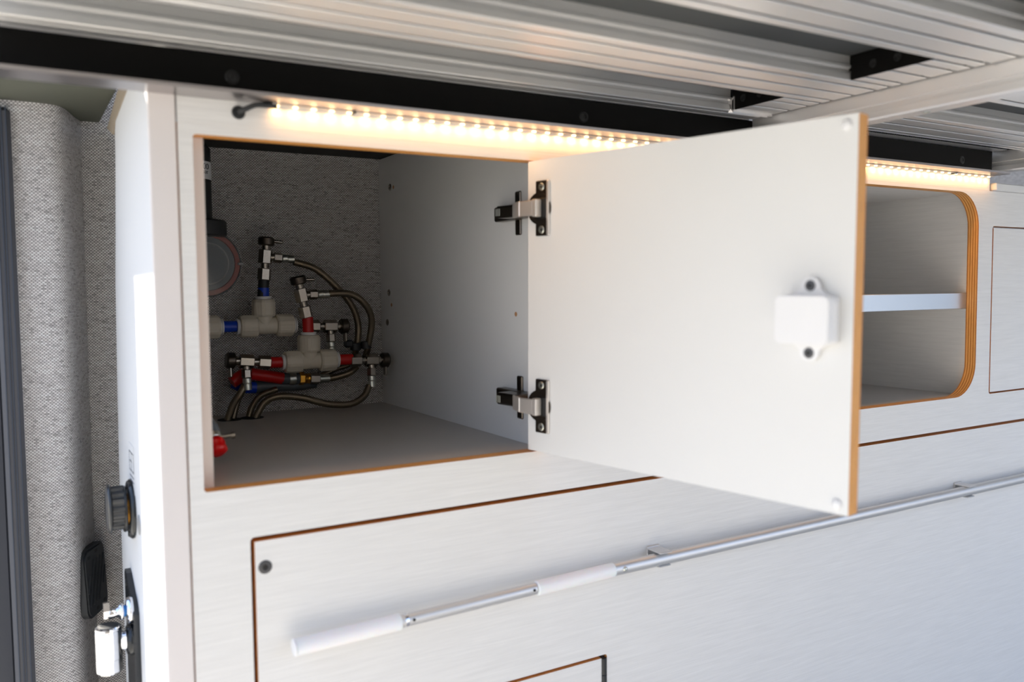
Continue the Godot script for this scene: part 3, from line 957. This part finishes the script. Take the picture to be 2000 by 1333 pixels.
# chrome angle valve: base at `at`, running along dir, hose outlet towards side
func valve(at: Vector3, dir: Vector3, side: Vector3, label: String, sleeve: Material = null) -> Node3D:
	var v := thing("angle_valve", at, label, "valve", "angle valves in the locker")
	var xf := aim(Vector3.ZERO, dir)
	var st := start()
	hexed(st, 0.0095, 0.0, 0.0165, xf)
	lathe(st, [Vector2(0.0055, 0.0160), Vector2(0.0055, 0.0240)], 20, xf)
	hexed(st, 0.0098, 0.0235, 0.0430, xf)
	lathe(st, [Vector2(0.0060, 0.0430), Vector2(0.0060, 0.0500)], 20, xf)
	build(v, "body", [[st, M.nickel]])
	st = start()
	lathe(st, [Vector2(0.0100, 0.0490), Vector2(0.0115, 0.0505), Vector2(0.0115, 0.0590), Vector2(0.0095, 0.0610), Vector2(0.0, 0.0612)], 28, xf)
	build(v, "cap", [[st, M.dark_nickel]])
	st = start()
	var y := dir.normalized()
	var s := side.normalized()
	var o := Basis(s, y, s.cross(y))
	cbox(st, Vector3(-0.004, 0.0535, -0.005), Vector3(0.0235, 0.0580, 0.005), 0.0016, Transform3D(o, Vector3.ZERO))
	build(v, "lever", [[st, M.nickel]])
	var sx := aim(y * 0.0335, side)
	st = start()
	lathe(st, [Vector2(0.0055, 0.0060), Vector2(0.0055, 0.0120)], 20, sx)
	hexed(st, 0.0072, 0.0115, 0.0230, sx)
	build(v, "outlet_nut", [[st, M.nickel]])
	st = start()
	lathe(st, [Vector2(0.0052, 0.0228), Vector2(0.0062, 0.0240), Vector2(0.0062, 0.0300), Vector2(0.0056, 0.0306), Vector2(0.0060, 0.0320), Vector2(0.0060, 0.0400), Vector2(0.0050, 0.0405)], 24, sx)
	build(v, "ferrule", [[st, M.zinc]])
	if sleeve:
		st = start()
		lathe(st, [Vector2(0.0076, -0.0240), Vector2(0.0076, 0.0010)], 24, xf)
		build(v, "pipe", [[st, sleeve]])
	return v

func hose(ctrl: Array, label: String, m: Material, r := 0.0050, called := "braided_hose", cat := "hose", group := "braided hoses in the locker") -> void:
	var base: Vector3 = ctrl[0]
	var pts := []
	for p in ctrl:
		pts.append(p - base)
	var st := start()
	tube(st, spline(pts, 14), r, 14)
	var o := build(self, called, [[st, m]])
	o.position = base
	tag(o, label, cat, group)

# push-fit tee: a run along x with a branch upwards
func tee(at: Vector3, run0: float, run1: float, up: float, label: String) -> Node3D:
	var t := thing("push_fit_tee", at, label, "pipe fitting", "white push fit tees")
	var st := start()
	lathe(st, [Vector2(0.0118, run0 + 0.01), Vector2(0.0118, run1 - 0.01)], 32, aim(Vector3.ZERO, Vector3.RIGHT))
	lathe(st, [Vector2(0.0118, 0.0), Vector2(0.0118, up - 0.01)], 32)
	build(t, "body", [[st, M.fitting_plastic]])
	for e in [[aim(Vector3(run0, 0, 0), Vector3.RIGHT), 1], [aim(Vector3(run1, 0, 0), Vector3.LEFT), 1], [aim(Vector3(0, up, 0), Vector3.DOWN), 1]]:
		round_part(t, "collar", [Vector2(0.0125, 0.0040), Vector2(0.0150, 0.0050), Vector2(0.0163, 0.0085), Vector2(0.0163, 0.0260), Vector2(0.0150, 0.0285), Vector2(0.0120, 0.0290)], M.fitting_plastic, e[0], 64, false, 16, 0.03)
		round_part(t, "release_ring", [Vector2(0.0085, 0.0), Vector2(0.0112, 0.0), Vector2(0.0116, 0.0015), Vector2(0.0105, 0.0020), Vector2(0.0105, 0.0045)], M.white_plastic, e[0], 32)
	return t

func pipe(a: Vector3, b: Vector3, m: Material, label: String, r := 0.0078) -> void:
	var st := start()
	tube(st, [Vector3.ZERO, b - a], r, 24)
	var o := build(self, "water_pipe", [[st, m]])
	o.position = a
	tag(o, label, "pipe", "short coloured pipes in the locker")

func locker_plumbing() -> void:
	var z := -0.440
	# cold side: coupling - blue pipe - tee - valve
	var cp := thing("pipe_coupling", Vector3(0.1475, 0.7795, z), "white push fit coupling at the end of the blue pipe", "pipe fitting")
	var lx := aim(Vector3.ZERO, Vector3.LEFT)
	round_part(cp, "collar", [Vector2(0.0125, 0.0040), Vector2(0.0150, 0.0050), Vector2(0.0163, 0.0085), Vector2(0.0163, 0.0260), Vector2(0.0150, 0.0285), Vector2(0.0120, 0.0290)], M.fitting_plastic, lx, 64, false, 16, 0.03)
	round_part(cp, "release_ring", [Vector2(0.0085, 0.0), Vector2(0.0112, 0.0), Vector2(0.0116, 0.0015), Vector2(0.0105, 0.0020), Vector2(0.0105, 0.0045)], M.white_plastic, lx, 32)
	round_part(cp, "body", [Vector2(0.0118, 0.028), Vector2(0.0118, 0.085)], M.fitting_plastic, lx, 32)
	pipe(Vector3(0.1440, 0.7795, z), Vector3(0.1690, 0.7795, z), M.blue_plastic, "short blue pipe between the white coupling and tee")
	tee(Vector3(0.2045, 0.7790, z), -0.0385, 0.0455, 0.0420, "upper white push fit tee on the blue pipe")
	pipe(Vector3(0.2048, 0.8180, z), Vector3(0.2050, 0.8330, z), M.blue_plastic, "short blue pipe standing on the upper white tee")
	valve(Vector3(0.2060, 0.8440, z), Vector3(0.0055, 0.06, 0), Vector3(1, -0.09, 0.05), "topmost chrome valve standing above the blue pipe", M.black_plastic)
	hose([Vector3(0.2490, 0.8698, -0.4380), Vector3(0.2800, 0.8600, -0.437), Vector3(0.3100, 0.8350, -0.437), Vector3(0.3355, 0.8048, -0.439), Vector3(0.3460, 0.7760, -0.443), Vector3(0.3450, 0.7466, -0.446), Vector3(0.342, 0.722, -0.455)], "braided steel hose arching from the topmost valve", M.braided_steel)
	# warm side
	tee(Vector3(0.2650, 0.7265, z + 0.012), -0.0405, 0.0435, 0.0420, "lower white push fit tee between the red pipes")
	pipe(Vector3(0.2045, 0.7272, z + 0.012), Vector3(0.2265, 0.7268, z + 0.012), M.red_plastic, "short red pipe left of the lower white tee")
	pipe(Vector3(0.3065, 0.7262, z + 0.012), Vector3(0.3300, 0.7255, z + 0.012), M.red_plastic, "short red pipe right of the lower white tee")
	pipe(Vector3(0.2648, 0.7660, z + 0.012), Vector3(0.2640, 0.7900, z + 0.012), M.red_plastic, "short red pipe standing on the lower white tee")
	valve(Vector3(0.2625, 0.7895, z + 0.012), Vector3(-0.012, 0.06, 0), Vector3(1, 0.02, 0.05), "tilted chrome valve above the lower white tee")
	hose([Vector3(0.2950, 0.8238, -0.4250), Vector3(0.3280, 0.8225, -0.422), Vector3(0.3500, 0.8070, -0.422), Vector3(0.3620, 0.7833, -0.428), Vector3(0.3605, 0.7483, -0.438), Vector3(0.3575, 0.722, -0.448)], "braided steel hose looping from the tilted valve", M.braided_steel)
	valve(Vector3(0.2700, 0.7760, z - 0.006), Vector3(1, -0.03, 0), Vector3(0, -1, 0.1), "dark chrome valve lying behind the red pipe")
	valve(Vector3(0.2085, 0.7272, z + 0.012), Vector3(-1, 0.10, 0), Vector3(0, -1, 0.08), "chrome valve at the left red pipe")
	hose([Vector3(0.1725, 0.6975, -0.4270), Vector3(0.1650, 0.6850, -0.426), Vector3(0.1560, 0.6720, -0.428), Vector3(0.1480, 0.6497, -0.430)], "braided steel hose dropping from the left chrome valve", M.braided_steel)
	hose([Vector3(0.1810, 0.7090, -0.4500), Vector3(0.1740, 0.6900, -0.448), Vector3(0.1650, 0.6720, -0.445), Vector3(0.1580, 0.6497, -0.442)], "braided steel hose behind the left drop hose", M.braided_steel, 0.0045)
	valve(Vector3(0.3270, 0.7240, z + 0.012), Vector3(1, -0.04, 0), Vector3(-0.03, -1, 0.08), "chrome valve at the right red pipe")
	hose([Vector3(0.3545, 0.6850, -0.4245), Vector3(0.3440, 0.6700, -0.420), Vector3(0.3220, 0.6605, -0.416), Vector3(0.2870, 0.6632, -0.416), Vector3(0.2506, 0.6745, -0.420), Vector3(0.2194, 0.6785, -0.424), Vector3(0.1994, 0.6710, -0.428), Vector3(0.1860, 0.6497, -0.430)], "braided steel hose sagging along the locker floor", M.braided_steel)
	hose([Vector3(0.2240, 0.6850, -0.4560), Vector3(0.2000, 0.6780, -0.452), Vector3(0.1860, 0.6640, -0.446), Vector3(0.1800, 0.6497, -0.442)], "braided steel hose end curving down behind the sagging hose", M.braided_steel, 0.0046)
	# soft hoses joined by brass
	hose([Vector3(0.1600, 0.7000, -0.4500), Vector3(0.1800, 0.7105, -0.452), Vector3(0.2000, 0.7075, -0.454), Vector3(0.2330, 0.7005, -0.456)], "fat red plastic hose behind the left valve", M.red_plastic, 0.0088, "red_hose", "hose", "")
	hose([Vector3(0.1650, 0.6980, -0.4640), Vector3(0.1790, 0.6910, -0.464), Vector3(0.1960, 0.6890, -0.464)], "blue end of the soft hose under the red hose", M.blue_plastic, 0.0086, "blue_hose", "hose", "")
	hose([Vector3(0.1950, 0.6892, -0.4640), Vector3(0.2250, 0.6895, -0.464), Vector3(0.2560, 0.6885, -0.464), Vector3(0.285, 0.690, -0.468)], "grey reinforced hose under the brass connector", M.hose_core, 0.0084, "grey_hose", "hose", "")
	var br := thing("brass_connector", Vector3(0.2310, 0.7005, -0.456), "brass hose connector with steel clamp beside the red hose", "connector")
	var rx := aim(Vector3.ZERO, Vector3(1, -0.06, 0))
	round_part(br, "clamped_hose", [Vector2(0.0086, 0.0), Vector2(0.0086, 0.0260)], M.hose_core, rx, 28)
	round_part(br, "clamp_band", [Vector2(0.0092, 0.011), Vector2(0.0096, 0.012), Vector2(0.0096, 0.020), Vector2(0.0092, 0.021)], M.zinc, rx, 28)
	box(br, "clamp_screw", Vector3(0.0130, 0.0080, 0.002), Vector3(0.0190, 0.0140, 0.009), M.zinc, 0.001)
	var nut := start()
	hexed(nut, 0.0098, 0.0260, 0.0340, rx)
	lathe(nut, [Vector2(0.0078, 0.0340), Vector2(0.0072, 0.0355), Vector2(0.0080, 0.0370), Vector2(0.0072, 0.0390), Vector2(0.0080, 0.0410), Vector2(0.0074, 0.0430)], 24, rx)
	build(br, "brass_nut", [[nut, M.brass]])
	nut = start()
	hexed(nut, 0.0088, 0.0425, 0.0570, rx)
	build(br, "steel_nut", [[nut, M.nickel]])
	round_part(br, "ferrule", [Vector2(0.0060, 0.0565), Vector2(0.0066, 0.0580), Vector2(0.0066, 0.0720), Vector2(0.0055, 0.0725)], M.zinc, rx, 24)
	hose([Vector3(0.3020, 0.6962, -0.4560), Vector3(0.3184, 0.6989, -0.452), Vector3(0.3331, 0.7038, -0.448), Vector3(0.345, 0.712, -0.450)], "braided steel hose leaving the brass connector", M.braided_steel)
	hose([Vector3(0.2940, 0.7004, -0.4640), Vector3(0.3163, 0.7095, -0.462), Vector3(0.3333, 0.7140, -0.460), Vector3(0.348, 0.722, -0.462)], "upper braided hose behind the right red pipe", M.braided_steel, 0.0042)
	# hose clip that bundles the two arching hoses
	var clip := thing("hose_clip", Vector3(0.3500, 0.7440, -0.444), "black rubber clip bundling the two arching hoses", "clip")
	for s in [-1.0, 1.0]:
		round_part(clip, "loop", [Vector2(0.0062, -0.006), Vector2(0.0082, -0.005), Vector2(0.0082, 0.005), Vector2(0.0062, 0.006)], M.black_plastic, Transform3D(Basis(), Vector3(s * 0.0078, s * 0.001, s * 0.002)), 24)
	box(clip, "tab", Vector3(-0.0260, -0.002, -0.006), Vector3(-0.0120, 0.010, 0.004), M.black_plastic, 0.003)

	# water pump strainer at the left: black cylinder over a clear round cap
	var w := thing("water_strainer", Vector3(0.1030, 0.8655, -0.400), "black water strainer with round clear cap and orange ring", "strainer")
	round_part(w, "cylinder", [Vector2(0.0268, 0.050), Vector2(0.0268, 0.150)], M.black_plastic, Transform3D(), 40)
	round_part(w, "shoulder", [Vector2(0.0268, 0.150), Vector2(0.020, 0.158), Vector2(0.020, 0.166)], M.black_plastic, Transform3D(), 40)
	round_part(w, "collar", [Vector2(0.0425, 0.0350), Vector2(0.0445, 0.0370), Vector2(0.0445, 0.0545), Vector2(0.0425, 0.0565)], M.black_plastic, Transform3D(), 48)
	round_part(w, "label_band", [Vector2(0.0271, 0.1090), Vector2(0.0271, 0.1320)], M.paper, Transform3D(), 40)
	for l in [[".00", 0.0225, 0.0072], ["bar", 0.0155, 0.0050]]:
		var tm := TextMesh.new()
		tm.text = l[0]
		var fnt := SystemFont.new()
		fnt.font_names = PackedStringArray(["Droid Sans"])
		tm.font = fnt
		tm.font_size = 32
		tm.pixel_size = l[2] / 24.0
		tm.depth = 0.0006
		tm.material = M.print_dark
		var o := MeshInstance3D.new()
		o.name = "label_text"
		o.mesh = tm
		var a := 0.62
		o.transform = Transform3D(Basis(Vector3.UP, a), Vector3(sin(a) * 0.0270, 0.1025 + l[1], cos(a) * 0.0270))
		w.add_child(o, true)
	var cup := aim(Vector3(0.0175, 0.0, 0.0), Vector3.BACK)
	round_part(w, "housing", [Vector2(0.0430, -0.030), Vector2(0.0445, -0.028), Vector2(0.0445, 0.004), Vector2(0.0425, 0.006), Vector2(0.0340, 0.006)], M.black_plastic, cup, 56)
	round_part(w, "seal_ring", [Vector2(0.0355, 0.006), Vector2(0.0425, 0.006), Vector2(0.0415, 0.0078), Vector2(0.0362, 0.0078), Vector2(0.0355, 0.006)], M.orange_seal, cup, 56)
	round_part(w, "screen", [Vector2(0.0352, 0.004), Vector2(0.0352, 0.0066)], M.hose_core, cup, 48)
	round_part(w, "screen_rim", [Vector2(0.0262, 0.0066), Vector2(0.0282, 0.0066), Vector2(0.0272, 0.0072), Vector2(0.0262, 0.0066)], M.cover_grey, cup, 48)
	round_part(w, "clear_cap", [Vector2(0.0440, 0.0082), Vector2(0.0440, 0.0110), Vector2(0.0420, 0.0120), Vector2(0.0, 0.0122)], M.clear_plastic, cup, 56)
	box(w, "cap_tab", Vector3(0.0565, -0.0020, 0.004), Vector3(0.0640, 0.0015, 0.013), M.cover_grey, 0.0008)

	# clear hose with a bright red barb near the front
	var dh := thing("drain_hose", Vector3(0.0655, 0.6500, -0.120), "clear hose with a bright red fitting on the locker floor", "hose")
	var st := start()
	tube(st, spline([Vector3(-0.008, 0.040, -0.06), Vector3(-0.002, 0.042, -0.045), Vector3(0.004, 0.036, -0.028), Vector3(0.006, 0.026, -0.012)], 8), 0.0085, 18)
	build(dh, "clear_hose", [[st, M.clear_hose]])
	st = start()
	tube(st, spline([Vector3(-0.008, 0.040, -0.06), Vector3(-0.002, 0.042, -0.045), Vector3(0.004, 0.036, -0.028), Vector3(0.006, 0.026, -0.012)], 8), 0.0055, 14)
	build(dh, "hose_lining", [[st, M.hose_core]])
	var ax := aim(Vector3(0.0045, 0.0290, -0.014), Vector3(0.15, -0.85, 0.7))
	round_part(dh, "clamp_band", [Vector2(0.0090, 0.0), Vector2(0.0094, 0.0008), Vector2(0.0094, 0.0052), Vector2(0.0090, 0.006)], M.zinc, ax, 28)
	round_part(dh, "clamp_screw", [Vector2(0.0022, 0.0), Vector2(0.0022, 0.011), Vector2(0.0034, 0.0112), Vector2(0.0034, 0.015)], M.nickel, aim(Vector3(0.011, 0.0275, -0.008), Vector3(1, 0.05, 0.2)), 12)
	round_part(dh, "red_barb", [Vector2(0.0065, 0.006), Vector2(0.0095, 0.008), Vector2(0.0100, 0.012), Vector2(0.0088, 0.0145), Vector2(0.0100, 0.017), Vector2(0.0098, 0.021), Vector2(0.006, 0.0235), Vector2(0.0, 0.024)], M.bright_red, ax, 28, true)
